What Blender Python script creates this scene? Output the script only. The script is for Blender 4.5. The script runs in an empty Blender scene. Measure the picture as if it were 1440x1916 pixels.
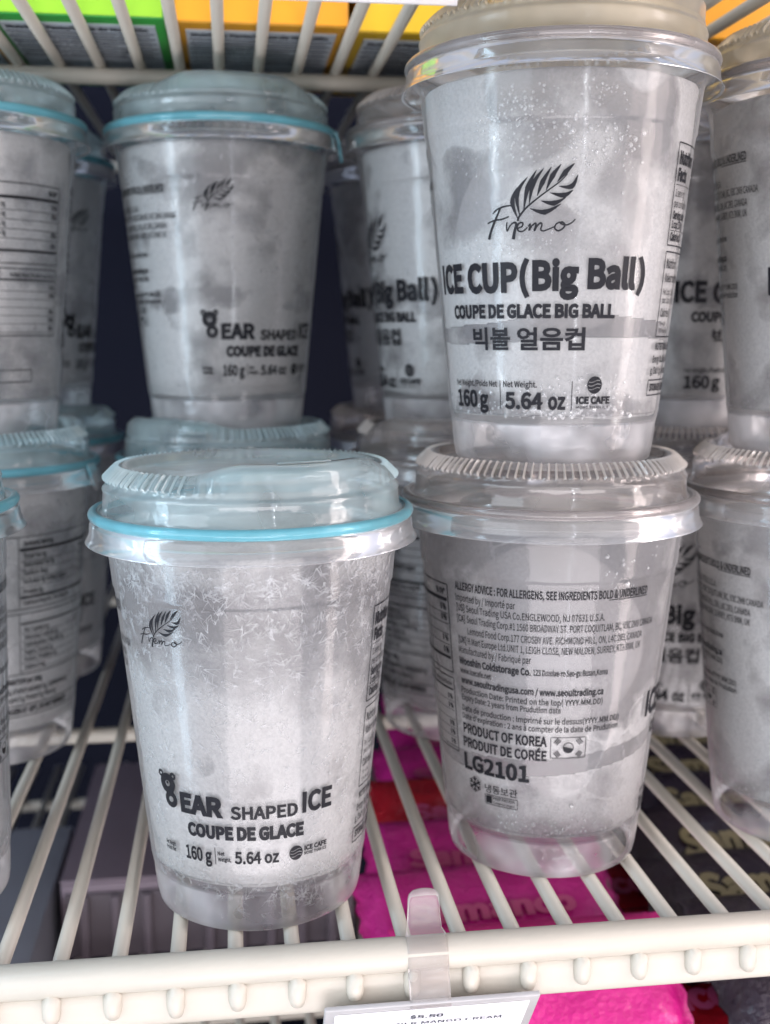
import bpy, bmesh, math, random
from mathutils import Vector, Matrix, noise

sc = bpy.context.scene
COL = sc.collection
rad = math.radians

# ---------------------------------------------------------------- camera
F_PX = 2114.87
cam_d = bpy.data.cameras.new('camera'); cam = bpy.data.objects.new('camera', cam_d); COL.objects.link(cam)
cam_d.sensor_fit = 'VERTICAL'; cam_d.sensor_height = 36.0; cam_d.sensor_width = 36.0
cam_d.lens = F_PX / 1916 * 36.0
cam_d.clip_start = 0.01; cam_d.clip_end = 50
cam.location = (0, 0, 0.181)
cam.rotation_mode = 'XYZ'
cam.rotation_euler = (math.pi / 2 - 0.158, 0, -0.1343)
cam_d.dof.use_dof = True; cam_d.dof.focus_distance = 0.325; cam_d.dof.aperture_fstop = 11.0
sc.camera = cam
sc.render.resolution_x = 770; sc.render.resolution_y = 1024

# ---------------------------------------------------------------- world, lamps, exposure
w = bpy.data.worlds.new('World'); sc.world = w; w.use_nodes = True
bg = w.node_tree.nodes['Background']; bg.inputs[0].default_value = (0.56, 0.65, 0.88, 1); bg.inputs[1].default_value = 0.66
sc.view_settings.view_transform = 'Standard'; sc.view_settings.look = 'None'
sc.view_settings.gamma = 1; sc.view_settings.exposure = 0.14; sc.view_settings.use_curve_mapping = False
sc.cycles.use_denoising = True; sc.cycles.use_adaptive_sampling = True; sc.cycles.adaptive_threshold = 0.03; sc.cycles.adaptive_min_samples = 16
sc.cycles.max_bounces = 12; sc.cycles.transparent_max_bounces = 40
sc.cycles.diffuse_bounces = 5; sc.cycles.glossy_bounces = 4; sc.cycles.transmission_bounces = 6
sc.cycles.sample_clamp_indirect = 4; sc.cycles.caustics_reflective = False; sc.cycles.caustics_refractive = False

def area(name, loc, target, sx, sy, power, col):
    d = bpy.data.lights.new(name, 'AREA'); d.shape = 'RECTANGLE'; d.size = sx; d.size_y = sy; d.energy = power; d.color = col
    o = bpy.data.objects.new(name, d); COL.objects.link(o); o.location = loc
    z = (Vector(loc) - Vector(target)).normalized()
    up = Vector((0, 0, 1)) if abs(z.z) < .95 else Vector((0, 1, 0))
    x = up.cross(z).normalized(); y = z.cross(x)
    o.rotation_euler = Matrix((x, y, z)).transposed().to_euler()
    return o
L = 1.0
area('ceiling_lamp', (0.25, -0.65, 0.95), (0.05, 0.35, 0.05), 0.9, 0.5, 1.6 * L, (1.0, 0.86, 0.70))
area('front_fill', (0.20, -0.72, 0.26), (0.08, 0.36, 0.14), 2.0, 0.9, 6.0 * L, (1.0, 0.90, 0.83))  # added broad fill that brightens the upright cup fronts, no window known
area('store_front_lamp', (0.16, -0.40, 0.12), (0.05, 0.4, 0.10), 0.040, 1.0, 0.45 * L, (0.82, 0.87, 1.0))
area('door_lamp_left', (-0.48, 0.17, 0.20), (0.05, 0.42, 0.18), 0.09, 0.9, 1.9 * L, (0.60, 0.83, 1.0))
area('left_fill', (-1.05, -0.45, 0.30), (0.05, 0.42, 0.15), 0.9, 0.9, 10.0 * L, (0.87, 0.94, 1.0))  # added soft fill for the left-facing cup sides, no source known
area('right_fill', (1.35, -0.35, 0.30), (0.05, 0.42, 0.15), 0.9, 0.9, 8.5 * L, (1.0, 0.85, 0.82))  # added soft fill balancing the left one, no source known
area('door_lamp_right', (0.52, 0.12, 0.20), (0.08, 0.42, 0.16), 0.09, 0.9, 1.9 * L, (1.0, 0.86, 0.82))
area('low_fill', (0.10, -0.35, -0.35), (0.1, 0.42, 0.05), 0.9, 0.4, 6.5 * L, (1.0, 0.92, 0.93))  # added fill from below, lifts undersides with a pinkish tone
for k in range(4):
    area('led_point', (0.165, -0.38, -0.12 + .17 * k), (0.08, 0.4, 0.13), 0.010, 0.034, 0.08 * L, (0.92, 0.96, 1.0))
for k in range(3):
    area('led_point', (-0.44, 0.18, 0.05 + .16 * k), (0.0, 0.4, 0.18), 0.010, 0.02, 0.035 * L, (0.92, 0.96, 1.0))
    area('led_point', (0.49, 0.13, -0.02 + .16 * k), (0.05, 0.38, 0.1), 0.010, 0.02, 0.035 * L, (1.0, 0.97, 0.95))

# ---------------------------------------------------------------- materials
class NT:
    def __init__(s, name):
        s.m = bpy.data.materials.new(name); s.m.use_nodes = True; s.t = s.m.node_tree; s.t.nodes.clear()
        s.out = s.t.nodes.new('ShaderNodeOutputMaterial')
    def n(s, typ, ins=None, **kw):
        nd = s.t.nodes.new('ShaderNode' + typ)
        for k, v in kw.items(): setattr(nd, k, v)
        for k, v in (ins or {}).items(): s.set(nd, k, v)
        return nd
    def set(s, nd, k, v):
        if hasattr(v, 'bl_idname') and not hasattr(v, 'is_output'): v = v.outputs[0]
        if hasattr(v, 'is_output'): s.t.links.new(v, nd.inputs[k])
        else: nd.inputs[k].default_value = v
    def coord(s): return s.n('TexCoord').outputs['Object']
    def mapped(s, sx, sy, sz):
        return s.n('Mapping', {'Vector': s.seeded(), 'Scale': (sx, sy, sz)}).outputs[0]
    def seeded(s):
        r = s.n('ObjectInfo').outputs['Random']
        v = s.n('VectorMath', {0: s.coord(), 1: s.n('CombineXYZ', {0: r, 1: r, 2: r}).outputs[0]}, operation='ADD')
        return v.outputs[0]
    def noise(s, scale, detail=3, rough=.55, vec=None, dist=0.0):
        return s.n('TexNoise', {'Vector': vec or s.seeded(), 'Scale': scale, 'Detail': detail, 'Roughness': rough, 'Distortion': dist}).outputs[0]
    def ramp(s, fac, a, b, lo=0.0, hi=1.0):
        return s.n('MapRange', {0: fac, 1: a, 2: b, 3: lo, 4: hi}).outputs[0]
    def math(s, op, a, b=0.0): return s.n('Math', {0: a, 1: b}, operation=op).outputs[0]
    def mixc(s, f, a, b): return s.n('MixRGB', {0: f, 1: a, 2: b}).outputs[0]
    def mixs(s, f, a, b): return s.n('MixShader', {0: f, 1: a, 2: b}).outputs[0]
    def bump(s, h, dist, strength=1.0): return s.n('Bump', {'Height': h, 'Distance': dist, 'Strength': strength}).outputs[0]
    def fin(s, sh): s.t.links.new(sh, s.out.inputs[0]); return s.m

def c4(r, g, b): return (r, g, b, 1)

def mat_paint(name, col, rough=.5, var=.08, nscale=60, bump=0.0, spec=.5, coat=0.0):
    t = NT(name)
    f = t.noise(nscale, 4)
    c = t.mixc(f, c4(*[max(0, x * (1 - var)) for x in col]), c4(*[min(1, x * (1 + var)) for x in col]))
    ins = {'Base Color': c, 'Roughness': t.ramp(t.noise(nscale * 2, 2), 0, 1, rough * .85, rough * 1.15), 'Specular IOR Level': spec, 'Coat Weight': coat}
    if bump: ins['Normal'] = t.bump(t.noise(nscale * 8, 3), bump)
    p = t.n('BsdfPrincipled', ins)
    return t.fin(p.outputs[0])

def thin_plastic(name, tint, haze_col, haze, rough, bump_s, bump_d, boost=1.0, var=.5, soft=.55):
    """thin clear sheet: lets light through, a little milky, mirror-like at grazing angles"""
    t = NT(name)
    nrm = t.bump(t.noise(bump_s, 1), bump_d)
    tr = t.n('BsdfTransparent', {0: c4(*tint)}).outputs[0]
    df = t.n('BsdfDiffuse', {0: c4(*haze_col), 'Normal': nrm}).outputs[0]
    tl = t.n('BsdfTranslucent', {0: c4(*haze_col), 'Normal': nrm}).outputs[0]
    milky = t.mixs(.45, df, tl)
    lw = t.n('LayerWeight', {0: .25}).outputs['Facing']
    hz = t.math('MULTIPLY', t.ramp(t.noise(45, 2), .3, .7, 1 - var, 1 + var), haze)
    hz = t.math('ADD', hz, t.math('MULTIPLY', t.math('POWER', lw, 3.0), .35))
    body = t.mixs(hz, tr, milky)
    gl = t.mixs(soft, t.n('BsdfGlossy', {0: c4(1, 1, 1), 'Roughness': rough, 'Normal': nrm}).outputs[0],
                t.n('BsdfGlossy', {0: c4(1, 1, 1), 'Roughness': .42, 'Normal': nrm}).outputs[0])
    fr = t.n('Fresnel', {'IOR': 1.5, 'Normal': nrm}).outputs[0]
    return t.fin(t.mixs(t.math('MULTIPLY', fr, boost), body, gl))

M = {}
M['wall'] = thin_plastic('clear_cup_plastic', (.965, .965, .97), (.80, .81, .83), .09, .11, 90, .00025, 1.0)
M['base'] = thin_plastic('milky_base_plastic', (.93, .93, .935), (.86, .84, .85), .36, .14, 200, .0005, 1.0, .95)
M['rim'] = thin_plastic('clear_rim_plastic', (.93, .93, .93), (.84, .84, .84), .15, .09, 120, .0002, .9, .5, .3)
M['lid_clear'] = thin_plastic('clear_lid_plastic', (.86, .82, .80), (.80, .72, .66), .19, .09, 160, .0003, 1.4, .5, .3)
M['lid_aqua'] = thin_plastic('aqua_lid_plastic', (.76, .89, .90), (.64, .80, .82), .34, .10, 160, .0003, 1.3, .5, .25)
M['lid_cream'] = thin_plastic('cream_lid_plastic', (.95, .87, .70), (.88, .76, .56), .48, .18, 160, .0003, 1.0, .25)
for k_, a_, b_ in (('aqua', (.80, .92, .94), (.70, .86, .88)), ('clear', (.90, .86, .82), (.84, .78, .72)), ('cream', (.93, .84, .66), (.86, .74, .54))):
    M['rib_' + k_] = thin_plastic(k_ + '_rib_plastic', a_, b_, .50, .12, 200, .0002, 1.2, .2, .3)
M['bead_cyan'] = thin_plastic('cyan_bead_plastic', (.42, .82, .88), (.26, .72, .84), .58, .12, 200, .0004, 1.0, .25, .4)
M['bead_clear'] = thin_plastic('clear_bead_plastic', (.80, .76, .74), (.60, .55, .53), .25, .08, 200, .0002, 1.6)

# ---- ice
def mat_ice():
    t = NT('frosted_ice')
    at = t.n('Attribute', attribute_name='frost').outputs['Fac']
    fine = t.noise(900, 2, .7)
    mid = t.noise(260, 3, .75)
    f = t.math('ADD', at, t.math('MULTIPLY', t.math('SUBTRACT', mid, .5), .35))
    fac = t.ramp(f, .26, .74)
    grain = t.ramp(fine, .32, .68, .86, 1.06)
    col = t.mixc(fac, c4(.45, .43, .43), c4(.93, .92, .90))
    col = t.n('MixRGB', {0: 1.0, 1: col, 2: t.n('CombineXYZ', {0: grain, 1: grain, 2: grain}).outputs[0]}, blend_type='MULTIPLY').outputs[0]
    h = t.math('ADD', t.math('MULTIPLY', fine, .5), mid)
    h = t.math('MULTIPLY', h, fac)
    nrm = t.bump(h, .0008)
    df = t.n('BsdfPrincipled', {'Base Color': col, 'Roughness': .55, 'Normal': nrm, 'Specular IOR Level': .35}).outputs[0]
    tl = t.n('BsdfTranslucent', {0: col}).outputs[0]
    tr = t.n('BsdfTransparent', {0: c4(.95, .95, .96)}).outputs[0]
    body = t.mixs(.50, df, tl)
    op = t.n('Attribute', attribute_name='solid').outputs['Fac']
    op = t.math('MULTIPLY', op, t.ramp(fac, 0, 1, .52, .96))
    return t.fin(t.mixs(op, tr, body))
M['ice'] = mat_ice()

def mat_crystal():
    t = NT('frost_needle')
    df = t.n('BsdfDiffuse', {0: c4(.88, .89, .90)}).outputs[0]
    tl = t.n('BsdfTranslucent', {0: c4(.9, .9, .9)}).outputs[0]
    tr = t.n('BsdfTransparent', {0: c4(1, 1, 1)}).outputs[0]
    return t.fin(t.mixs(t.ramp(t.noise(90, 3), .35, .65, .12, .85), tr, t.mixs(.4, df, tl)))
M['crystal'] = mat_crystal()

def mat_bubble():
    t = NT('air_bubble')
    lw = t.n('LayerWeight', {0: .5}).outputs['Facing']
    df = t.n('BsdfDiffuse', {0: c4(.93, .93, .92)}).outputs[0]
    gl = t.n('BsdfGlossy', {0: c4(1, 1, 1), 'Roughness': .12}).outputs[0]
    tr = t.n('BsdfTransparent', {0: c4(.93, .93, .93)}).outputs[0]
    edge = t.ramp(lw, .12, .50, .15, 1.0)
    return t.fin(t.mixs(.18, t.mixs(edge, tr, df), gl))
M['bubble'] = mat_bubble()

def mat_ink():
    t = NT('black_ink')
    worn = t.ramp(t.noise(500, 4), .30, .50, .94, 1.0)
    p = t.n('BsdfPrincipled', {'Base Color': c4(.014, .014, .017), 'Roughness': .40, 'Specular IOR Level': .10}).outputs[0]
    tr = t.n('BsdfTransparent', {0: c4(1, 1, 1)}).outputs[0]
    return t.fin(t.mixs(worn, tr, p))
M['ink'] = mat_ink()
M['coat'] = mat_paint('white_shelf_coating', (.43, .395, .335), .52, .06, 55, .00008, coat=.15)
M['tag'] = mat_paint('tag_paper', (.86, .84, .87), .4, .02)
M['tagframe'] = thin_plastic('tag_plastic', (.9, .89, .88), (.88, .86, .86), .65, .15, 60, .0001, 1.0, .1)
M['clip'] = thin_plastic('clip_plastic', (.93, .90, .89), (.90, .87, .85), .16, .14, 60, .0002, .5, .2)
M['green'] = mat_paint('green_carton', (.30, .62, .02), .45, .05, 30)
M['green_shade'] = mat_paint('green_carton_shaded', (.03, .30, .04), .45, .05, 30)  # underside shade painted into the carton colour; front drawing reuses it
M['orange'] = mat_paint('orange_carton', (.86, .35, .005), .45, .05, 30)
M['orange_shade'] = mat_paint('orange_carton_shaded', (.55, .26, .01), .45, .05, 30)  # orange carton with its underside shade painted in
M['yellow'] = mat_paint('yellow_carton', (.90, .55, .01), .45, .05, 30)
M['yellow_shade'] = mat_paint('yellow_carton_shaded', (.50, .32, .01), .45, .05, 30)  # yellow carton with its underside shade painted in
M['panel'] = mat_paint('nutrition_panel_print', (.42, .46, .50), .5, .04, 30)
M['panel_ink'] = mat_paint('carton_ink', (.03, .035, .05), .5, .04, 30)
M['magenta'] = mat_paint('magenta_film', (.55, .014, .24), .22, .12, 50, .001, coat=.4)
M['rasp'] = mat_paint('red_film', (.42, .008, .02), .25, .12, 50, .001, coat=.4)
M['black'] = mat_paint('black_film', (.018, .010, .020), .25, .12, 50, .001, coat=.4)
M['gold'] = mat_paint('gold_print', (.20, .17, .09), .35, .1, 50)
M['pinkprint'] = mat_paint('cream_print', (.52, .08, .22), .35, .1, 50)
M['silver'] = mat_paint('silver_print', (.16, .16, .20), .3, .1, 50)
M['hotpink'] = mat_paint('hot_pink_film', (.60, .014, .22), .25, .10, 50, .0008, coat=.4)
M['band'] = mat_paint('dusty_pink_print', (.30, .09, .15), .3, .1, 50)
M['mauve'] = mat_paint('mauve_carton', (.16, .12, .145), .6, .1, 20)
M['front_shade'] = mat_paint('open_front_shade', (.06, .045, .055), .6, .1, 20)  # shade of the carton's open front, painted as a dark panel
M['slatc'] = mat_paint('dark_slat', (.085, .065, .08), .6, .1, 20)
M['slate'] = mat_paint('slate_carton', (.19, .19, .22), .6, .1, 20)
M['dark'] = mat_paint('liner_in_shade', (.010, .011, .020), .8, .15, 8, spec=.08)  # white liner's unlit depth painted in as near-black navy

# ---------------------------------------------------------------- mesh helpers
def link(name, me, m, parent=None):
    o = bpy.data.objects.new(name, me); COL.objects.link(o)
    if m is not None and not me.materials: me.materials.append(m)
    if parent is not None: o.parent = parent
    return o
def pyd(name, vs, fs, smooth=True):
    me = bpy.data.meshes.new(name); me.from_pydata(vs, [], fs); me.update()
    if smooth: me.polygons.foreach_set('use_smooth', [True] * len(fs))
    return me
def tag(o, label=None, cat=None, group=None, kind=None):
    if label: o['label'] = label
    if cat: o['category'] = cat
    if group: o['group'] = group
    if kind: o['kind'] = kind
    return o
def empty(name, loc=(0, 0, 0)):
    o = bpy.data.objects.new(name, None); COL.objects.link(o); o.location = loc; o.empty_display_size = .01; return o
def lathe(name, prof, n=128, fr=None, closed=False):
    vs, fs = [], []
    for (r, z) in prof:
        for i in range(n):
            a = 2 * math.pi * i / n
            rr, zz = (r, z) if fr is None else fr(a, r, z)
            vs.append((rr * math.sin(a), -rr * math.cos(a), zz))
    m = len(prof)
    for j in range(m - 1):
        for i in range(n):
            k = (i + 1) % n
            fs.append((j * n + i, j * n + k, (j + 1) * n + k, (j + 1) * n + i))
    if closed:
        for i in range(n):
            k = (i + 1) % n
            fs.append(((m - 1) * n + i, (m - 1) * n + k, k, i))
    return pyd(name, vs, fs)
def box_bm(bm, x0, x1, y0, y1, z0, z1):
    v = [bm.verts.new((x, y, z)) for z in (z0, z1) for y in (y0, y1) for x in (x0, x1)]
    for q in ((0, 2, 3, 1), (4, 5, 7, 6), (0, 1, 5, 4), (2, 6, 7, 3), (0, 4, 6, 2), (1, 3, 7, 5)):
        bm.faces.new([v[i] for i in q])
def box_mesh(name, x0, x1, y0, y1, z0, z1, bev=.0):
    bm = bmesh.new(); box_bm(bm, x0, x1, y0, y1, z0, z1)
    if bev: bmesh.ops.bevel(bm, geom=bm.edges[:], offset=bev, segments=3, affect='EDGES', profile=.6)
    me = bpy.data.meshes.new(name); bm.to_mesh(me); bm.free()
    me.polygons.foreach_set('use_smooth', [bool(bev)] * len(me.polygons)); return me
def tube(name, pts, r, n=12, radii=None, cap=True):
    """round rod along a list of points"""
    vs, fs = [], []
    P = [Vector(p) for p in pts]
    for i, p in enumerate(P):
        d = (P[min(i + 1, len(P) - 1)] - P[max(i - 1, 0)]).normalized()
        a = Vector((0, 0, 1)) if abs(d.z) < .8 else Vector((1, 0, 0))
        u = d.cross(a).normalized(); v = u.cross(d)
        rr = radii[i] if radii else r
        for k in range(n):
            t = 2 * math.pi * k / n
            vs.append(p + u * (rr * math.cos(t)) + v * (rr * math.sin(t)))
    for i in range(len(P) - 1):
        for k in range(n):
            l = (k + 1) % n
            fs.append((i * n + k, i * n + l, (i + 1) * n + l, (i + 1) * n + k))
    if cap:
        fs.append(tuple(range(n))[::-1]); fs.append(tuple(range((len(P) - 1) * n, len(P) * n)))
    return pyd(name, vs, fs)

# ---------------------------------------------------------------- text
_txt = {}
import os
FACE = None
try:        # the sans face that ships inside Blender itself; its default face otherwise
    FACE = bpy.data.fonts.load(os.path.join(bpy.utils.system_resource('DATAFILES'), 'fonts', 'Noto Sans CJK Regular.woff2'))
except Exception: pass
FSIZE = 1.0
def text_geo(s, bold=0.0, space=1.0, res=3):
    bold = bold * 1.5 + (.014 if FACE else .004)
    key = (s, bold, space)
    if key in _txt: return _txt[key]
    cu = bpy.data.curves.new('lettering', 'FONT'); cu.body = s; cu.space_character = space
    if FACE: cu.font = FACE
    cu.resolution_u = res; cu.size = FSIZE; cu.fill_mode = 'FRONT'
    o = bpy.data.objects.new('lettering', cu)
    COL.objects.link(o)
    bpy.context.view_layer.update()
    dg = bpy.context.evaluated_depsgraph_get()
    me = bpy.data.meshes.new_from_object(o.evaluated_get(dg))
    bm = bmesh.new(); bm.from_mesh(me)
    bmesh.ops.remove_doubles(bm, verts=bm.verts, dist=1e-5)
    if bold:                                   # embolden: push the outline outwards
        mv = {}
        for v in bm.verts:
            es = [e for e in v.link_edges if e.is_boundary]
            if len(es) != 2: continue
            nn = Vector((0, 0, 0)); k_ = []
            for e in es:
                d = (e.other_vert(v).co - v.co); d.z = 0
                if d.length < 1e-9: continue
                d.normalize(); n_ = Vector((d.y, -d.x, 0)); f_ = e.link_faces[0].calc_center_median() - v.co
                if n_.dot(f_) > 0: n_ = -n_
                k_.append(n_); nn += n_
            if nn.length > 1e-6 and k_:
                nn.normalize(); mv[v] = nn * bold / max(.5, nn.dot(k_[0]))
        for v, d in mv.items(): v.co += d
    xs = [v.co.x for v in bm.verts]
    x0, x1 = (min(xs), max(xs)) if xs else (0, 1)
    st = .22; x = x0 + st                      # slice, so that letters can follow the round cup
    while x < x1 and len(s) < 22:
        bmesh.ops.bisect_plane(bm, geom=bm.verts[:] + bm.edges[:] + bm.faces[:], plane_co=(x, 0, 0), plane_no=(1, 0, 0))
        x += st
    bm.verts.index_update()
    vs = [(v.co.x, v.co.y) for v in bm.verts]; fs = [[v.index for v in f.verts] for f in bm.faces]
    bm.free(); bpy.data.meshes.remove(me); bpy.data.objects.remove(o); bpy.data.curves.remove(cu)
    _txt[key] = (vs, fs, x0, x1); return _txt[key]
CAP = .70    # capitals are this tall
FSIZE = CAP / max(q[1] for q in text_geo("H")[0]); _txt.clear()

def wall_r(z): return .0350 + (z - .016) * (.0100 / .1017)
class Print:
    """flat print collected in (theta degrees, z mm) and wrapped on the cup wall"""
    def __init__(s): s.vs = []; s.fs = []
    def add(s, pts, faces):
        b = len(s.vs); s.vs += pts; s.fs += [[b + i for i in f] for f in faces]
    def text(s, t, th0, th1, z, cap, bold=0.0, space=1.0, slope=0.0):
        vs, fs, x0, x1 = text_geo(t, bold, space)
        k = (th1 - th0) / (x1 - x0)
        s.add([(th0 + (x - x0) * k, z + y * cap / CAP + slope * (x - x0) / (x1 - x0)) for x, y in vs], fs)
    def textw(s, t, th0, z, cap, width=.62, bold=0.0, right=False):
        """natural width: degrees per mm about 1.4"""
        vs, fs, x0, x1 = text_geo(t, bold)
        wd = (x1 - x0) * cap / CAP * width * 1.42
        if right: th0 -= wd
        s.text(t, th0, th0 + wd, z, cap, bold)
    def rect(s, a, b, z0, z1):
        n = max(1, int(abs(b - a) / 4)); v = []; f = []
        for i in range(n + 1):
            t = a + (b - a) * i / n; v += [(t, z0), (t, z1)]
            if i: f.append([2 * i - 2, 2 * i, 2 * i + 1, 2 * i - 1])
        s.add(v, f)
    def frame(s, a, b, z0, z1, w=.35):
        wt = w * 1.42
        s.rect(a, b, z0 - w / 2, z0 + w / 2); s.rect(a, b, z1 - w / 2, z1 + w / 2)
        s.rect(a - wt / 2, a + wt / 2, z0 + w / 2 + .01, z1 - w / 2 - .01); s.rect(b - wt / 2, b + wt / 2, z0 + w / 2 + .01, z1 - w / 2 - .01)
    def poly(s, pts): s.add(pts, [list(range(len(pts)))])
    def stroke(s, pts, w0, w1=None, wm=None):
        """pen stroke; widths in mm; smooth curve through the points"""
        K = 1.36
        P = [Vector((p[0] / K, p[1])) for p in pts]
        C = []
        for i in range(len(P) - 1):
            a = P[max(i - 1, 0)]; b = P[i]; c = P[i + 1]; d = P[min(i + 2, len(P) - 1)]
            for j in range(5):
                t = j / 5
                C.append(.5 * ((2 * b) + (c - a) * t + (2 * a - 5 * b + 4 * c - d) * t * t + (3 * b - a - 3 * c + d) * t ** 3))
        C.append(P[-1]); n = len(C); w1 = w0 if w1 is None else w1; wm = (w0 + w1) / 2 if wm is None else wm
        v = []; f = []
        for i, p in enumerate(C):
            d = (C[min(i + 1, n - 1)] - C[max(i - 1, 0)]); d = d.normalized() if d.length > 1e-9 else Vector((1, 0))
            nn = Vector((-d.y, d.x)); t = i / (n - 1)
            w_ = (w0 * (1 - 2 * t) + wm * 2 * t) if t < .5 else (wm * (2 - 2 * t) + w1 * (2 * t - 1))
            for q in (p + nn * w_ / 2, p - nn * w_ / 2): v.append((q.x * K, q.y))
            if i: f.append([2 * i - 2, 2 * i - 1, 2 * i + 1, 2 * i])
        s.add(v, f)
    def disc(s, c, z, r, n=20, r2=0.0, a0=0, a1=360):
        K = 1.42; v = []; f = []
        m = n + 1
        for i in range(m):
            t = rad(a0 + (a1 - a0) * i / n)
            v += [(c + K * r * math.cos(t), z + r * math.sin(t)), (c + K * r2 * math.cos(t), z + r2 * math.sin(t))]
            if i: f.append([2 * i - 2, 2 * i, 2 * i + 1, 2 * i - 1])
        s.add(v, f)
    def mesh(s, name, dth=0.0, off=.00018):
        vs = []
        for th, z in s.vs:
            r = wall_r(z / 1000) + off; a = rad(th + dth)
            vs.append((r * math.sin(a), -r * math.cos(a), z / 1000))
        return pyd(name, vs, s.fs, False)

EMB = {"S":{"F1":[[-10.3,78.7],[-12.4,76.0],[-14.9,72.5],[-16.4,69.7]],"F2":[[-14.0,77.1],[-12.3,78.2],[-8.5,79.1],[-3.8,79.3]],"F3":[[-16.8,74.4],[-13.4,75.2],[-9.8,75.4],[-6.5,76.1]],"r":[[-7.4,74.5],[-7.7,73.2],[-7.4,71.9],[-6.2,73.3],[-4.7,74.2],[-3.3,73.9],[-4.1,71.6],[-4.7,69.4]],"e":[[-2.6,72.6],[-0.7,73.1],[-0.5,74.1],[-1.9,74.1],[-2.9,73.0],[-2.3,71.8],[-0.3,71.7],[1.6,72.8]],"m":[[1.8,73.0],[2.8,73.7],[2.3,71.8],[3.3,73.0],[5.0,73.9],[5.1,73.1],[4.5,71.7],[5.7,73.1],[7.2,73.9],[7.7,73.3],[7.2,72.0],[8.4,71.6],[10.6,72.1],[13.4,72.9]],"o":[[15.2,74.1],[13.6,73.5],[13.1,72.3],[14.5,71.6],[16.4,72.2],[17.2,73.3],[16.0,74.1],[15.4,73.7],[17.6,73.2],[19.9,73.8],[21.5,74.9]],"rachis":[[-2.6,74.7],[-2.0,75.9],[0.8,78.2],[5.0,80.6],[9.9,83.1],[14.6,85.5],[17.7,87.7]]},"L":[[[-2.6,75.3],[-4.9,80.3],[-2.7,84.4]],[[-1.7,76.1],[-2.8,82.5],[1.8,87.3]],[[-0.1,77.3],[1.7,84.1],[5.4,89.1]],[[2.3,79.4],[4.0,85.2],[8.3,89.5]],[[5.6,81.6],[7.8,85.6],[11.3,89.8]],[[9.2,83.1],[11.8,87.3],[15.1,90.5]],[[13.7,85.5],[16.9,88.3],[20.4,90.7]],[[14.3,84.3],[19.5,84.2],[21.9,87.5]],[[10.8,82.5],[16.4,81.7],[20.2,83.2]],[[7.1,80.3],[12.4,79.5],[17.4,81.1]],[[2.6,78.2],[8.8,77.0],[15.5,79.3]]]}
def emblem(cx, cz, k):
    """fern leaf over the handwritten word; reference centre theta 2, z 80"""
    p = Print()
    T = lambda q: ((q[0] - 2.4) * k + cx, (q[1] - 80.0) * k + cz)
    for n_, pts in EMB['S'].items():
        pts = [T(q) for q in pts]
        if n_ == 'F1': p.stroke(pts, .55 * k, 1.0 * k)
        elif n_ == 'r': p.stroke(pts, .5 * k, 1.15 * k, .45 * k)
        elif n_ == 'rachis': p.stroke(pts, .7 * k, .3 * k)
        else: p.stroke(pts, .45 * k, .38 * k, .58 * k)
    for lf in EMB['L']:
        p.stroke([T(q) for q in lf], .10 * k, .12 * k, 1.55 * k)
    return p

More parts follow.
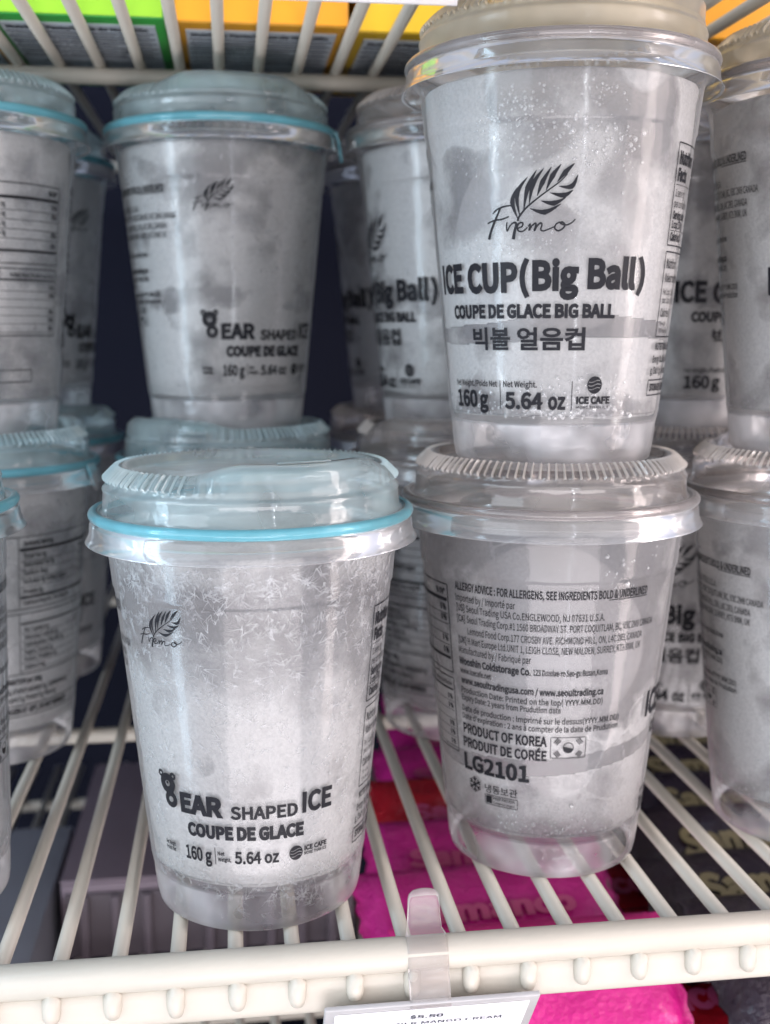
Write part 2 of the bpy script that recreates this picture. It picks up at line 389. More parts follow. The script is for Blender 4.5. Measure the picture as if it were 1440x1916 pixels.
def info_block(prefix):
    """importer's text: theta as read on the front right cup, shifted by prefix"""
    p = Print()
    rows = [("ALLERGY ADVICE : FOR ALLERGENS, SEE INGREDIENTS BOLD & UNDERLINED", -59, 31.5, 98.4, 2.7, .014),
            ("Imported by / Import\u00e9 par", -59, -29, 94.6, 2.4, .0), ("[US]", -58.8, -54, 91.3, 2.3, .01), ("Seoul Trading USA Co.ENGLEWOOD, NJ 07631 U.S.A.", -53, 9.6, 91.2, 2.4, .0),
            ("[CA]", -58.8, -54, 87.6, 2.3, .01), ("Seoul Trading Corp.#1 1560 BROADWAY ST. PORT COQUITLAM, BC, V3C 2M8 CANADA", -53, 38, 87.6, 2.4, .0),
            ("Lemond Food Corp.177 CROSBY AVE. RICHMOND HILL, ON, L4C 2R3, CANADA", -52.8, 31.3, 83.7, 2.4, .0), ("[UK]", -58.8, -54, 80.2, 2.3, .01),
            ("H Mart Europe Ltd.UNIT 1, LEIGH CLOSE, NEW MALDEN, SURREY, KT3 3NW, UK", -53, 31, 80.2, 2.4, .0),
            ("Manufactured by / Fabriqu\u00e9 par", -59, -22, 76.7, 2.4, .0), ("Wooshin Coldstorage Co.", -59.2, -22, 72.8, 2.4, .022),
            ("123 Dundae-ro Seo-gu Busan,Korea", -21, 13.4, 72.9, 2.0, .01), ("www.icecafe.net", -59, -41, 69.7, 1.9, .01),
            ("www.seoultradingusa.com / www.seoultrading.ca", -58.8, 12, 66.2, 2.2, .02), ("Production Date: Printed on the top( YYYY.MM.DD)", -59, 12, 62.9, 2.0, .006),
            ("Expiry Date: 2 years from Prudution date", -59, -8, 60.2, 2.0, .006), ("Date de production : Imprim\u00e9 sur le dessus(YYYY.MM.DD)", -59.2, 22, 56.4, 2.0, .006),
            ("Date d'expiration : 2 ans \u00e0 compter de la date de Prudution", -59.5, 22, 53.6, 2.0, .006),
            ("PRODUCT OF KOREA", -59.4, -14, 48.6, 3.4, .02), ("PRODUIT DE COR\u00c9E", -60, -14, 43.6, 3.4, .02), ("LG2101", -60.3, -22.4, 35.6, 5.6, .02)]
    for t, a, b, z, c, bd in rows: p.text(t, a + prefix, b + prefix, z, c, bd)
    p.rect(11 + prefix, 31.5 + prefix, 97.7, 98.0)
    q = prefix
    p.frame(-12.3 + q, 4.9 + q, 44.6, 51.8, .25)
    p.disc(-3.7 + q, 48.2, 1.9, 24, 1.6); p.disc(-3.7 + q, 48.2, 1.6, 12, 0, 170, 350)
    for sx, sz, an in ((-1, 1, 1), (1, 1, -1), (-1, -1, -1), (1, -1, 1)):
        for k in range(3):
            d = (k - 1) * .62
            cx = -3.7 + q + sx * (5.4) + d * 1.42 * .8 * sx; cz = 48.2 + sz * 2.2 + d * sz * .6
            p.stroke([(cx - 1.0, cz + sx * sz * .8), (cx + 1.0, cz - sx * sz * .8)], .38)
    for k in range(3):
        a = rad(60 * k + 30); dx = 2.9 * math.cos(a) * 1.42; dz = 2.9 * math.sin(a)
        p.stroke([(-53.5 + q - dx, 30.6 - dz), (-53.5 + q + dx, 30.6 + dz)], .62)
    for k in range(6):
        a = rad(60 * k + 30); 
        for s_ in (-1, 1):
            b = a + s_ * .8
            bx, bz = -53.5 + q + 1.5 * math.cos(a) * 1.42, 30.6 + 1.5 * math.sin(a)
            p.stroke([(bx, bz), (bx + 1.3 * math.cos(b) * 1.42, bz + 1.3 * math.sin(b))], .5)
    p.text("\ub0c9\ub3d9\ubcf4\uad00", -47 + q, -28.5 + q, 29.4, 2.5, .0)
    p.frame(-47 + q, -28.5 + q, 25.0, 28.4, .25); p.rect(-46.5 + q, -43 + q, 25.4, 28.0)
    p.text("KEEP FROZEN", -42 + q, -30 + q, 27.0, 1.0, .01); p.text("Conserver congel\u00e9", -42 + q, -30 + q, 25.5, .9, .0)
    return p

def nutrition_block(o):
    """bilingual facts tables starting at theta o"""
    p = Print(); a = o; b = o + 128
    p.frame(a, b, 68.5, 99, .42)
    for i, (t, z, c, bd) in enumerate((("Nutrition", 93.0, 3.6, .035), ("Facts", 88.0, 3.6, .035), ("1 serving", 83.2, 2.3, 0), ("per container", 80.0, 2.3, 0), ("Serving size", 76.6, 2.3, .03), ("1 cup(160g)", 73.8, 2.2, .02), ("Calories 0", 70.0, 2.5, .03))):
        p.textw(t, a + 2, z, c, .62, bd)
    for z in (86.6, 72.9): p.rect(a + 1, a + 24, z, z + .2)
    m = a + 34
    p.rect(m - 1, m - .6, 69, 98.7)
    p.textw("Amount/serving", m + 2, 95.4, 1.9, .7, .02); p.textw("% DV*", b - 2, 95.4, 1.9, .75, .03, True)
    p.rect(m, b - 1, 93.0, 94.2)
    for t, v, z, w_ in (("Total Fat 0g", "0 %", 90.0, .25), ("Saturated Fat 0g", "0 %", 86.4, .25), ("Sodium 0mg", "", 82.8, .25), ("Includes 0g Added Sugars", "0 %", 79.2, .25), ("Protein 0g", "0 %", 75.0, 1.0)):
        p.textw(t, m + 2, z, 2.0, .7, .01)
        if v: p.textw(v, b - 2, z, 2.0, .75, .03, True)
        p.rect(m, b - 1, z - 1.1 - w_, z - 1.1)
    p.textw("Calcium 0mg 0% / Iron 0mg 0%", m + 2, 70.3, 1.8, .7, .01)
    for xx in (m + 44,): 
        for z in (90.0, 86.4, 82.8, 79.2): p.textw("Total Carb. 0g", xx, z, 1.8, .6, .01)
    p.frame(a, b, 40.3, 66.5, .42)
    for t, z, c, bd in (("Nutrition", 61.6, 2.9, .01), ("Valeur nutritive", 57.4, 2.6, .01), ("Per 1 cup (160 g)", 53.4, 1.9, .0), ("pour 1 tasse (160 g)", 50.8, 1.9, .0), ("Calories 0", 46.6, 2.6, .01), ("* 5% = a little", 43.9, 1.3, 0), ("* 15% = beaucoup", 41.6, 1.3, 0)):
        p.textw(t, a + 2, z, c, .55, bd)
    p.rect(m - 1, m - .6, 40.7, 66.2)
    p.textw("% Daily Value / % valeur quotidienne", b - 2, 63.4, 1.5, .7, .01, True); p.rect(m, b - 1, 61.8, 62.5)
    for t, v, z in (("Fat / Lipides 0 g", "0 %", 58.6), ("Saturated / satur\u00e9s 0 g", "0 %", 55.4), ("Carbohydrate / Glucides 0 g", "", 52.2), ("Sugars / Sucres 0 g", "0 %", 49.0), ("Protein / Prot\u00e9ines 0 g", "0 %", 45.8), ("Sodium 0 mg", "0 %", 42.4)):
        p.textw(t, m + 2, z, 1.8, .7, .01)
        if v: p.textw(v, b - 2, z, 1.8, .75, .03, True)
        p.rect(m, b - 1, z - .9, z - .7)
    p.textw("NUTRITIONAL INFORMATION per 100g", a + 1, 36.2, 2.2, .66, .02)
    p.textw("Energy 0kJ/0kcal, Fat 0 g, of which saturates 0 g, Carbohydrate 0 g", a, 32.2, 2.2, .58, .01)
    p.textw("g, (Salt 0 g), of which sugars 0 g, Protein 0 g, Fibre 0 g", a - 1, 28.6, 2.2, .62, .01)
    p.frame(a - 2, b - 20, 21.8, 26.6, .4); p.textw("STORAGE : KEEP FROZEN AT -18\u00b0C. DO NOT REFREEZE", a, 23.2, 2.2, .7, .03)
    return p

def icecafe_disc(p, c, z, r):
    for i, (z0, z1) in enumerate(((.50, 1.0), (.06, .40), (-.40, -.06), (-1.0, -.50))):
        n = 10; v = []; f = []
        for j in range(n + 1):
            u = -1 + 2 * j / n
            wav = .14 * math.sin(u * 3.2) 
            h = math.sqrt(max(0, 1 - u * u))
            a_ = max(-h, min(h, z0 + wav)); b_ = max(-h, min(h, z1 + wav if abs(z1) < .99 else (h if z1 > 0 else 9)))
            if z0 <= -.99: a_ = -h; b_ = max(-h, min(h, z1 + wav))
            if b_ < a_: b_ = a_
            v += [(c + u * r * 1.42, z + a_ * r), (c + u * r * 1.42, z + b_ * r)]
            if j: f.append([2 * j - 2, 2 * j, 2 * j + 1, 2 * j - 1])
        p.add(v, f)
    p.disc(c, z, r * 1.08, 24, r * .93)

def bigball_prints():
    out = []
    out.append(('emblem_print', emblem(2.4, 80.0, 1.0)))
    p = Print(); p.text("ICE", -53, -33.6, 54.4, 8.4, .026); p.text("CUP", -30.2, -3.0, 54.2, 8.4, .026); p.text("(", -2.2, 2.4, 54.6, 8.2, .02); p.text("Big", 3.6, 24.2, 54.6, 8.4, .026); p.text("Ball", 28.0, 52.0, 55.1, 8.4, .026); p.text(")", 52.6, 57.4, 55.3, 8.2, .02)
    out.append(('title_print', p))
    p = Print(); p.text("COUPE DE GLACE BIG BALL", -42.5, 42.2, 46.2, 3.9, .03); out.append(('subtitle_print', p))
    p = Print(); p.text("\ube45\ubcfc \uc5bc\uc74c\ucef5", -28.6, 28.4, 36.9, 5.7, .008); out.append(('korean_title_print', p))
    p = Print()
    p.text("Net Weight./Poids Net", -45.5, -15, 24.8, 1.9, .006); p.text("Net Weight.", -11.5, 6, 24.8, 1.9, .006)
    p.rect(-13.5, -13.1, 17.8, 26.8); p.rect(23, 23.4, 17.8, 26.8)
    p.text("160", -45.5, -28, 18.2, 5.2, .02); p.text("g", -26.5, -20.7, 18.2, 5.2, .02)
    p.text("5.64", -11, 9, 18.2, 5.0, .02); p.text("oz", 11.5, 20.2, 18.2, 5.0, .02)
    icecafe_disc(p, 34.5, 25.6, 2.5); p.text("ICE CAFE", 25.5, 43.4, 19.9, 2.1, .03); p.text("MORE THAN ICE", 25.5, 43, 18.3, .8, .0)
    out.append(('weight_print', p))
    out.append(('importer_print', info_block(-96.0))); out.append(('nutrition_print', nutrition_block(71.5)))
    return out

def bear_prints():
    out = []
    out.append(('emblem_print', emblem(-33.5, 96.4, .585)))
    p = Print()
    # bear: head ring with ears and muzzle, body ring below, leaning
    p.disc(-38.0, 46.9, 3.3, 26, 1.0); p.disc(-38.0, 47.2, .5, 10)
    p.disc(-41.9, 49.7, 1.25, 14, .4); p.disc(-34.2, 49.7, 1.25, 14, .4)
    p.disc(-36.6, 41.9, 2.7, 22, .95); p.rect(-38.6, -34.6, 43.6, 44.6)
    out.append(('bear_print', p))
    p = Print(); p.text("EAR", -31, -9, 39.2, 6.0, .03); p.text("SHAPED", -5.8, 25.2, 38.7, 4.0, .018); p.text("ICE", 27.3, 43, 39.2, 6.4, .02)
    out.append(('title_print', p))
    p = Print(); p.text("COUPE DE GLACE", -28, 28.4, 31.9, 4.0, .035); out.append(('subtitle_print', p))
    p = Print()
    p.text("Net Weight", -44, -37, 26.2, 1.3, .02); p.text("Poids Net", -44, -37, 24.4, 1.3, .02)
    p.text("160 g", -30.5, -16, 23.7, 4.4, .015); p.rect(-14.4, -14.0, 23.2, 28.8)
    p.text("Net", -13, -9.5, 26.4, 1.2, .02); p.text("Weight.", -13, -6.4, 24.4, 1.2, .02)
    p.text("5.64 oz", -4.8, 16.4, 24.0, 3.9, .015)
    icecafe_disc(p, 24.8, 26.0, 2.2); p.text("ICE CAFE", 29, 41.5, 26.3, 1.5, .03); p.text("MORE THAN ICE", 29, 41.5, 24.8, 1.0, .02)
    out.append(('weight_print', p))
    out.append(('importer_print', info_block(-93.0))); out.append(('nutrition_print', nutrition_block(63.5)))
    return out

PRINTS = {}
for kind, fn in (('bigball', bigball_prints), ('bear', bear_prints)):
    PRINTS[kind] = [(n_, p.mesh(n_)) for n_, p in fn()]
    for _, me in PRINTS[kind]: me.materials.append(M['ink'])

# ---------------------------------------------------------------- cup meshes
def arc(cx, cz, r, a0, a1, n): return [(cx + r * math.cos(rad(a0 + (a1 - a0) * i / n)), cz + r * math.sin(rad(a0 + (a1 - a0) * i / n))) for i in range(n + 1)]
prof = [(.0305, .0010), (.0312, .0)] + [(.0318, .0), (.0326, .0006), (.0332, .0030), (.0339, .0085), (.0341, .0112), (.0343, .0126), (.0346, .0140)]
for i in range(17):
    z = .016 + (.0868) * i / 16; prof.append((wall_r(z), z))
prof += [(wall_r(.1035) + .00015, .1035), (wall_r(.1041) + .0004, .1041), (wall_r(.105) + .0004, .105), (wall_r(.112) + .0004, .112), (wall_r(.1177) + .0006, .1177), (.0462, .1205), (.0482, .1212), (.0488, .1206)]
ME_BASE = lathe('cup_base', prof[:8] + [(.0342, .0135), (.0325, .0131), (.0300, .0128), (.0150, .0136), (.0001, .0138)], 160); ME_BASE.materials.append(M['base'])
ME_WALL = lathe('cup_wall', prof[7:], 160); ME_WALL.materials.append(M['wall'])

def lid_meshes(which):
    N = 288
    def spout(a):                       # raised drinking lip centred on theta = 0
        d = abs((math.degrees(a) + 180) % 360 - 180)
        t = max(0, min(1, (52 - d) / 26)); return t * t * (3 - 2 * t)
    def fr(a, r, z):
        s = spout(a)
        if z > .1362:
            teeth = (.00022 if int(a / (2 * math.pi) * 144) % 2 else -.00022) * (1 - s)
            if .0408 < r < .0453 and z < .1406: r += teeth * 3.0
            if z > .1375 and r > .0375:
                z += s * .0036; r += s * (.0012 if r > .0405 else -.0015)
            elif r < .0375 and r > .030:
                z += s * .0002
        return r, z
    body = [(.0497, .1271), (.0478, .1274), (.0474, .1269), (.0469, .1268), (.0464, .1274), (.0462, .1290), (.0459, .1330), (.0462, .1337), (.0459, .1345), (.0453, .1350), (.0449, .1360), (.0452, .1367), (.0449, .1371)]
    body += [(.0438, .1383), (.0427, .1394), (.0416, .1404), (.0410, .1408), (.0402, .1408), (.0394, .1404), (.0386, .1396), (.0380, .1386), (.0372, .1381), (.0340, .1380), (.0250, .1381), (.0120, .1381), (.0001, .1381)]
    lid = lathe('lid', body, N, fr)
    bead = lathe('lid_bead', arc(.0490, .1259, .0017, 0, 360, 14), 160)
    skirt = lathe('lid_skirt', [(.0488, .1250), (.0497, .1246), (.0503, .1230), (.0505, .1205), (.0510, .1188), (.0516, .1178), (.0518, .1175), (.0516, .11735), (.0509, .1181)], 160)
    lid.materials.append(M['lid_' + which])
    bead.materials.append(M['bead_cyan' if which == 'aqua' else 'bead_clear'])
    skirt.materials.append(M['rim'])
    tab = pyd('pull_tab', [(-.0035, -.0512, .1262), (.0035, -.0512, .1262), (.0030, -.0524, .1215), (-.0026, -.0524, .1215), (.0026, -.0528, .1170), (-.0005, -.0528, .1170), (.0022, -.0528, .1145), (-.0035, -.0500, .1262), (.0035, -.0500, .1262), (.0030, -.0512, .1215), (-.0026, -.0512, .1215), (.0026, -.0516, .1170), (-.0005, -.0516, .1170), (.0022, -.0516, .1145)], [(0, 1, 2, 3), (3, 2, 4, 5), (5, 4, 6), (8, 7, 10, 9), (9, 10, 12, 11), (11, 12, 13), (1, 8, 9, 2), (2, 9, 11, 4), (4, 11, 13, 6), (7, 0, 3, 10), (10, 3, 5, 12), (12, 5, 6, 13), (0, 7, 8, 1)], False); tab.materials.append(bead.materials[0])
    vs, fs = [], []
    for k in range(112):
        a = 2 * math.pi * (k + .5) / 112
        if spout(a) > .05: continue
        b = len(vs)
        for r, z in ((.04545, .1364), (.0456, .1372), (.0432, .1396), (.0418, .1408), (.0411, .1410)):
            for da, dr in ((-.010, -.0003), (0, .00042), (.010, -.0003)):
                vs.append(((r + dr) * math.sin(a + da), -(r + dr) * math.cos(a + da), z + dr * .8))
        for q in range(4):
            for e in range(2): fs.append((b + q * 3 + e, b + q * 3 + e + 1, b + q * 3 + e + 4, b + q * 3 + e + 3))
    ribs = pyd('grip_ribs', vs, fs, False); ribs.materials.append(M['rib_' + which])
    slot = box_mesh('sip_slit', -.0085, .0085, -.0385, -.0372, .1438, .1448, .0004); slot.materials.append(lid.materials[0])
    return lid, bead, skirt, tab, slot, ribs
LIDS = {k: lid_meshes(k) for k in ('aqua', 'clear', 'cream')}

def sm(x, a, b):
    t = max(0, min(1, (x - a) / (b - a))); return t * t * (3 - 2 * t)
def ice_mesh(style, seed, n=150, m=84):
    """ice filling the cup: frost (how cloudy) and solid (how opaque) stored per point"""
    vs, fs, fro, sol = [], [], [], []
    z0, z1 = .0142, .1178
    N3 = lambda x, y, z, s: noise.noise(Vector((x * s + seed * 7.3, y * s - seed * 3.1, z * s + seed)))
    for j in range(m + 1):
        z = z0 + (z1 - z0) * j / m
        for i in range(n):
            a = 2 * math.pi * i / n; th = (math.degrees(a) + 180) % 360 - 180
            rb = wall_r(z) - .0010
            x, y = rb * math.sin(a), -rb * math.cos(a)
            n1 = N3(x, y, z, 60); n2 = N3(x, y, z, 150); n3 = N3(x, y, z, 28)
            zz = z * 1000
            if style == 'feather':      # clear under the rim, frosted white below
                f = .80 - .56 * sm(zz + n3 * 22 + n1 * 7, 72, 98) + .26 * n1 + .16 * n2
                f += .30 * sm(zz, 104, 112)
                d_ = math.hypot((th + 19) / 1.45, zz - 56) + .8 * n2
                if d_ < 9: f += .5 * math.exp(-((d_ - 6.0) / .8) ** 2) - .22 * (1 - sm(d_, 3.5, 5.5))
                so = 1 - .15 * (1 - sm(zz, 15, 22))
            elif style == 'big':
                f = .35 + .5 * sm(-zz + n3 * 10, -74, -58) + .62 * n1
                cl = sm(n3 * 2.2 + n1 + (zz - 90) * .03, .05, .45); f += .42 * cl
                edge = 39 + 1.2 * math.sin(rad(th * 2)); top = 45.0 + 2.0 * math.sin(rad(th * 2 + 20)) + 1.2 * n1
                if edge < zz < top: f = .10
                elif abs(zz - top) < .5 or abs(zz - edge) < .4: f = 1.0
                f -= .55 * (1 - sm(zz + 3 * n1, 19, 26)); so = .95 - .22 * (1 - sm(zz, 15, 20))
                f += .25 * sm(abs(th - 12), 42, 62)
            elif style == 'info':
                f = .12 + .50 * sm(-zz + n3 * 12, -66, -50) + .30 * n1
                lo = 37 + 5.5 * ((th + 60 - 96) / 100.0 if False else math.sin(rad(th + 96 + 40)) * .8) + n2 * .6
                lo = 40 + 4.5 * math.sin(rad((th - 96 + 96) * .0)) + n2 * .6
                e = 38.5 + 4.0 * math.sin(rad(th + 96 + 0)) ; tp = e + 6
                if e < zz < tp: f = .14
                elif abs(zz - e) < .45: f = .95
                f += .25 * sm(abs(((th + 96 + 180) % 360 - 180) + 8), 45, 70)
                so = .93 - .30 * (1 - sm(zz, 15, 27)); f -= .15 * (1 - sm(zz, 16, 26))
            elif style == 'white':
                f = .74 + .7 * n3 + .55 * n1 + .3 * n2 - .25 * sm(zz, 80, 95); so = .96 - .25 * (1 - sm(zz, 15, 24))
            else:
                c_ = 58 + 20 * noise.noise(Vector((seed, 1.3, 2.2)))
                f = .72 + .70 * n3 + .55 * n1 + .30 * n2
                if c_ - 4 < zz + n2 * 2 < c_ + 6: f -= .35
                so = .95 - .25 * (1 - sm(zz, 15, 24))
            if zz < 15.2: f = max(f, .62 + .3 * n1)
            o = noise.fractal(Vector((x * 70 + seed, y * 70, z * 70)), 1.0, 2.1, 4)
            f += (.16 if style == 'feather' else .30) * o
            if style in ('big', 'info', 'plain', 'white'):
                d = noise.voronoi(Vector((x + .0022 * n2, y + .0022 * n1, z + .0015 * n2)) * 62)[0]
                e_ = d[1] - d[0]
                f += .40 * max(0, 1 - e_ / .07) * sm(n3 + .3 * n1, .0, .35)
            r = rb + .00035 * (n1 - .4) + .0002 * n2
            if j == m: r -= .001
            vs.append((r * math.sin(a), -r * math.cos(a), z + (.0016 * n1 + .001 if j < 3 else 0))); fro.append(max(0, min(1.3, f))); sol.append(max(0, min(1, so)))
    for j in range(m):
        for i in range(n):
            k = (i + 1) % n; fs.append((j * n + i, j * n + k, (j + 1) * n + k, (j + 1) * n + i))
    # broken top surface
    b = len(vs); K = 8
    for q in range(1, K + 1):
        for i in range(n):
            a = 2 * math.pi * i / n; r = (wall_r(z1) - .002) * (1 - q / K) + .0001
            x, y = r * math.sin(a), -r * math.cos(a)
            vs.append((x, y, z1 + .002 * N3(x, y, 0, 120))); fro.append(.9); sol.append(.9)
    for q in range(K):
        o0 = m * n if q == 0 else b + (q - 1) * n; o1 = b + q * n
        for i in range(n):
            k = (i + 1) % n; fs.append((o0 + i, o0 + k, o1 + k, o1 + i))
    fs.append(tuple(range(n))[::-1])
    me = pyd('ice', vs, fs)
    for nm, dat in (('frost', fro), ('solid', sol)):
        at = me.attributes.new(nm, 'FLOAT', 'POINT'); at.data.foreach_set('value', dat)
    me.materials.append(M['ice']); return me
ICE = {'feather': ice_mesh('feather', 1, 240, 170), 'big': ice_mesh('big', 2, 300, 210), 'info': ice_mesh('info', 3, 260, 200),
       'white': ice_mesh('white', 12, 110, 60), 'plain0': ice_mesh('plain', 4, 110, 60), 'plain1': ice_mesh('plain', 6, 110, 60), 'plain2': ice_mesh('plain', 9, 110, 60)}

bm = bmesh.new(); bmesh.ops.create_uvsphere(bm, u_segments=64, v_segments=40, radius=.0335)
for v in bm.verts: v.co = v.co * (1 + .02 * noise.noise(v.co * 60)) + Vector((0, 0, .074))
BALL = bpy.data.meshes.new('ice_ball'); bm.to_mesh(BALL); bm.free(); BALL.polygons.foreach_set('use_smooth', [True] * len(BALL.polygons))
for nm in ('frost', 'solid'):
    at = BALL.attributes.new(nm, 'FLOAT', 'POINT'); at.data.foreach_set('value', [.95] * len(BALL.vertices))
BALL.materials.append(M['ice'])
def onwall(th, z, off=-.0006):
    r = wall_r(z) + off; a = rad(th); return Vector((r * math.sin(a), -r * math.cos(a), z))
def crystals(seed, spots, n, zlo, zhi):
    """fern-like frost needles lying against the inside of the wall"""
    R = random.Random(seed); vs, fs = [], []
    def needle(th, z, ang, ln, wd):
        m = 3; b = len(vs)
        for i in range(m + 1):
            t = i / m; cu = .0
            u = ln * t * math.cos(ang + cu); v = ln * t * math.sin(ang + cu)
            ww = wd * (1 - t) * .5 + .00001
            for s_ in (-1, 1):
                uu = u - s_ * ww * math.sin(ang); vv = v + s_ * ww * math.cos(ang)
                z_ = max(.0040, min(.1165, z + vv)); vs.append(onwall(th + uu / .042 * 57.3, z_, -.0004 - .0003 * R.random()))
        for i in range(m): fs.append((b + 2 * i, b + 2 * i + 1, b + 2 * i + 3, b + 2 * i + 2))
    for _ in range(n):
        th, z = spots(R)
        if not zlo < z < zhi: continue
        base = R.uniform(0, 6.28); k = R.randint(2, 6); L_ = R.uniform(.0012, .0062)
        for q in range(k):
            a = base + R.uniform(-.8, .8); ln = L_ * R.uniform(.5, 1.2)
            needle(th, z, a, ln, R.uniform(.00014, .00030))
            for s_ in range(R.choice((0, 0, 2, 4))):
                t = R.uniform(.15, .8)
                needle(th + ln * t * math.cos(a) / .042 * 57.3, z + ln * t * math.sin(a), a + R.choice((-1, 1)) * R.uniform(.5, .75), ln * .34, .00015)
    me = pyd('frost_crystals', vs, fs, False); me.materials.append(M['crystal']); return me
def bubbles(seed, spots):
    R = random.Random(seed); vs, fs = [], []
    for th, z, r in spots(R):
        c = onwall(th, z, -.0007); b = len(vs); nu, nv = 8, 4
        out = Vector((math.sin(rad(th)), -math.cos(rad(th)), 0)); tx = Vector((out.y * -1, out.x, 0)); tz = Vector((0, 0, 1))
        for j in range(nv):
            ph = math.pi / 2 * j / nv
            for i in range(nu):
                t = 2 * math.pi * i / nu
                vs.append(c + (tx * math.cos(t) + tz * math.sin(t)) * r * math.cos(ph) + out * r * .8 * math.sin(ph))
        vs.append(c + out * r * .8)
        for j in range(nv - 1):
            for i in range(nu):
                k = (i + 1) % nu; fs.append((b + j * nu + i, b + j * nu + k, b + (j + 1) * nu + k, b + (j + 1) * nu + i))
        for i in range(nu): fs.append((b + (nv - 1) * nu + i, b + (nv - 1) * nu + (i + 1) % nu, b + nv * nu))
    me = pyd('air_bubbles', vs, fs); me.materials.append(M['bubble']); return me

def sp_feather(R):
    th = R.uniform(-75, 75); z = R.choice((R.gauss(.104, .010), R.gauss(.086, .014), R.uniform(.006, .020), R.gauss(.112, .004), R.uniform(.02, .1)))
    return th + 8, z
def sp_general(R): return R.uniform(-180, 180), R.choice((R.gauss(.098, .012), R.uniform(.02, .11)))
CR_A = crystals(5, sp_feather, 1300, .006, .117)
CR_G = crystals(8, sp_general, 420, .015, .117)
def bub_big(R):
    out = []
    def cl(cx, cz, sx, sz, n, r0, r1):
        for _ in range(n): out.append((R.gauss(cx, sx * 1.35), R.gauss(cz, sz * 1.2) / 1000, r0 * 1.5 / 1000 + (r1 - r0) * 2.4 / 1000 * R.random() ** 2.2))
    cl(0, 106, 7, 3.5, 130, .10, .26); cl(-10, 101, 5, 3, 60, .10, .22); cl(30, 111, 6, 2, 50, .12, .32); cl(12, 97, 9, 3.5, 90, .12, .30)
    cl(34, 97, 7, 4, 70, .12, .45); cl(22, 91, 8, 3, 60, .12, .28); cl(-22, 96, 8, 5, 30, .10, .2); cl(0, 67, 20, 3, 90, .08, .22)
    cl(20, 67, 12, 2, 40, .08, .2); cl(18, 19.5, 14, 3.0, 190, .14, .40); cl(8, 16.8, 20, 1.4, 60, .16, .48); cl(40, 22, 8, 3.5, 60, .15, .35); cl(-20, 18, 16, 2, 60, .12, .3)
    for th, z, r in ((24, 15.9, .85), (17, 18.2, .62), (10, 17.0, .60), (30, 19.4, .6), (5, 19.8, .5), (0, 16.2, .45), (36, 17.6, .5), (39, 98, .8), (33, 101, .6), (42, 94, .5), (-14, 90, .4), (3, 93, .45)): out.append((th, z / 1000, r / 1000))
    return [q for q in out if .0152 < q[1] < .1165]
def bub_info(R):
    out = []
    def cl(cx, cz, sx, sz, n, r0, r1):
        for _ in range(n): out.append((R.gauss(cx, sx) - 96, R.gauss(cz, sz) / 1000, R.uniform(r0, r1) / 1000))
    cl(-15, 19, 22, 2.6, 110, .15, .5); cl(-5, 24, 24, 2, 60, .1, .3); cl(20, 108, 8, 3, 14, .2, .5); cl(12, 101, 14, 3, 12, .15, .4)
    for th, z, r in ((9, 112, .75), (17, 109, .7), (20, 102.5, .95), (2, 101.5, .75), (-20, 20, .7), (0, 27, .9), (-36, 17.5, .5)): out.append((th - 96, z / 1000, r / 1000))
    return [q for q in out if .0152 < q[1] < .1165]
def bub_gen(R):
    out = [(R.gauss(15, 28), (66 + R.gauss(0, 1.0)) / 1000, R.uniform(.2, .55) / 1000) for _ in range(46)]
    out += [(R.uniform(-180, 180), R.uniform(.016, .112), R.uniform(.1, .4) / 1000) for _ in range(120)]
    out += [(R.uniform(-180, 180), R.uniform(.0155, .021), R.uniform(.15, .5) / 1000) for _ in range(70)]
    return out
BUB = {'big': bubbles(3, bub_big), 'info': bubbles(4, bub_info), 'gen': bubbles(5, bub_gen)}

def make_cup(loc, rot, print_kind, lid_kind, ice, label, group, lid_rot=0, crys=None, bub=None, tilt=0.0, tab=None):
    t = empty('ice_cup', loc); t.rotation_euler = (0, rad(tilt), rad(rot))
    tag(t, label, 'ice cup', group)
    link('cup_wall', ME_WALL, None, t); link('cup_base', ME_BASE, None, t); link('ice', ICE[ice], None, t)
    lid, bead, skirt, tb, slot, ribs = LIDS[lid_kind]
    o = link('lid', lid, None, t); o.rotation_euler = (0, 0, rad(lid_rot - rot))
    link('lid_bead', bead, None, o); link('lid_skirt', skirt, None, o)
    link('sip_slit', slot, None, o)
    q = link('grip_ribs', ribs, None, o); q['kind'] = 'stuff'
    if tab is not None: q = link('pull_tab', tb, None, o); q.rotation_euler = (0, 0, rad(tab - lid_rot))
    for n_, me in PRINTS[print_kind]: link(n_, me, None, t)
    if print_kind == 'bigball' and loc[1] < .39: link('ice_ball', BALL, None, t)
    if crys: q = link('frost_crystals', crys, None, t); q['kind'] = 'stuff'
    if bub: q = link('air_bubbles', BUB[bub], None, t); q['kind'] = 'stuff'
    return t

HS = .1392
G1 = 'ice cups with cyan rimmed lids'; G2 = 'ice cups with clear lids'
make_cup((.0059, .3555, 0), -8, 'bear', 'aqua', 'feather', 'frosted bear cup with cyan rimmed lid, standing alone and whole in the front row', G1, 22, CR_A, None)
make_cup((.1079, .3760, 0), 96, 'bigball', 'clear', 'info', 'clear-lidded cup at front right on the wires, importer text and small flag facing forward', G2, 175, None, 'info', 0)
make_cup((.1083, .3750, HS), -30, 'bigball', 'cream', 'big', 'big ball cup on top of the front right stack, its full title facing forward', G2, 40, None, 'big')
make_cup((-.1085, .3600, 0), 180, 'bear', 'aqua', 'plain0', 'front row cup cut off by the left edge, only a slanted strip of print showing', G1, 60, None, None, 4.0)
make_cup((-.108, .502, 0), -67, 'bear', 'aqua', 'plain1', 'bottom cup of the far left stack, blurred facts table above its bare base', G1, 140, CR_G, None, 0, 72)
make_cup((-.108, .502, HS), -122, 'bear', 'aqua', 'plain2', 'top cup of the far left stack, facts table ending beside a column of bold print', G1, 200, None, None)
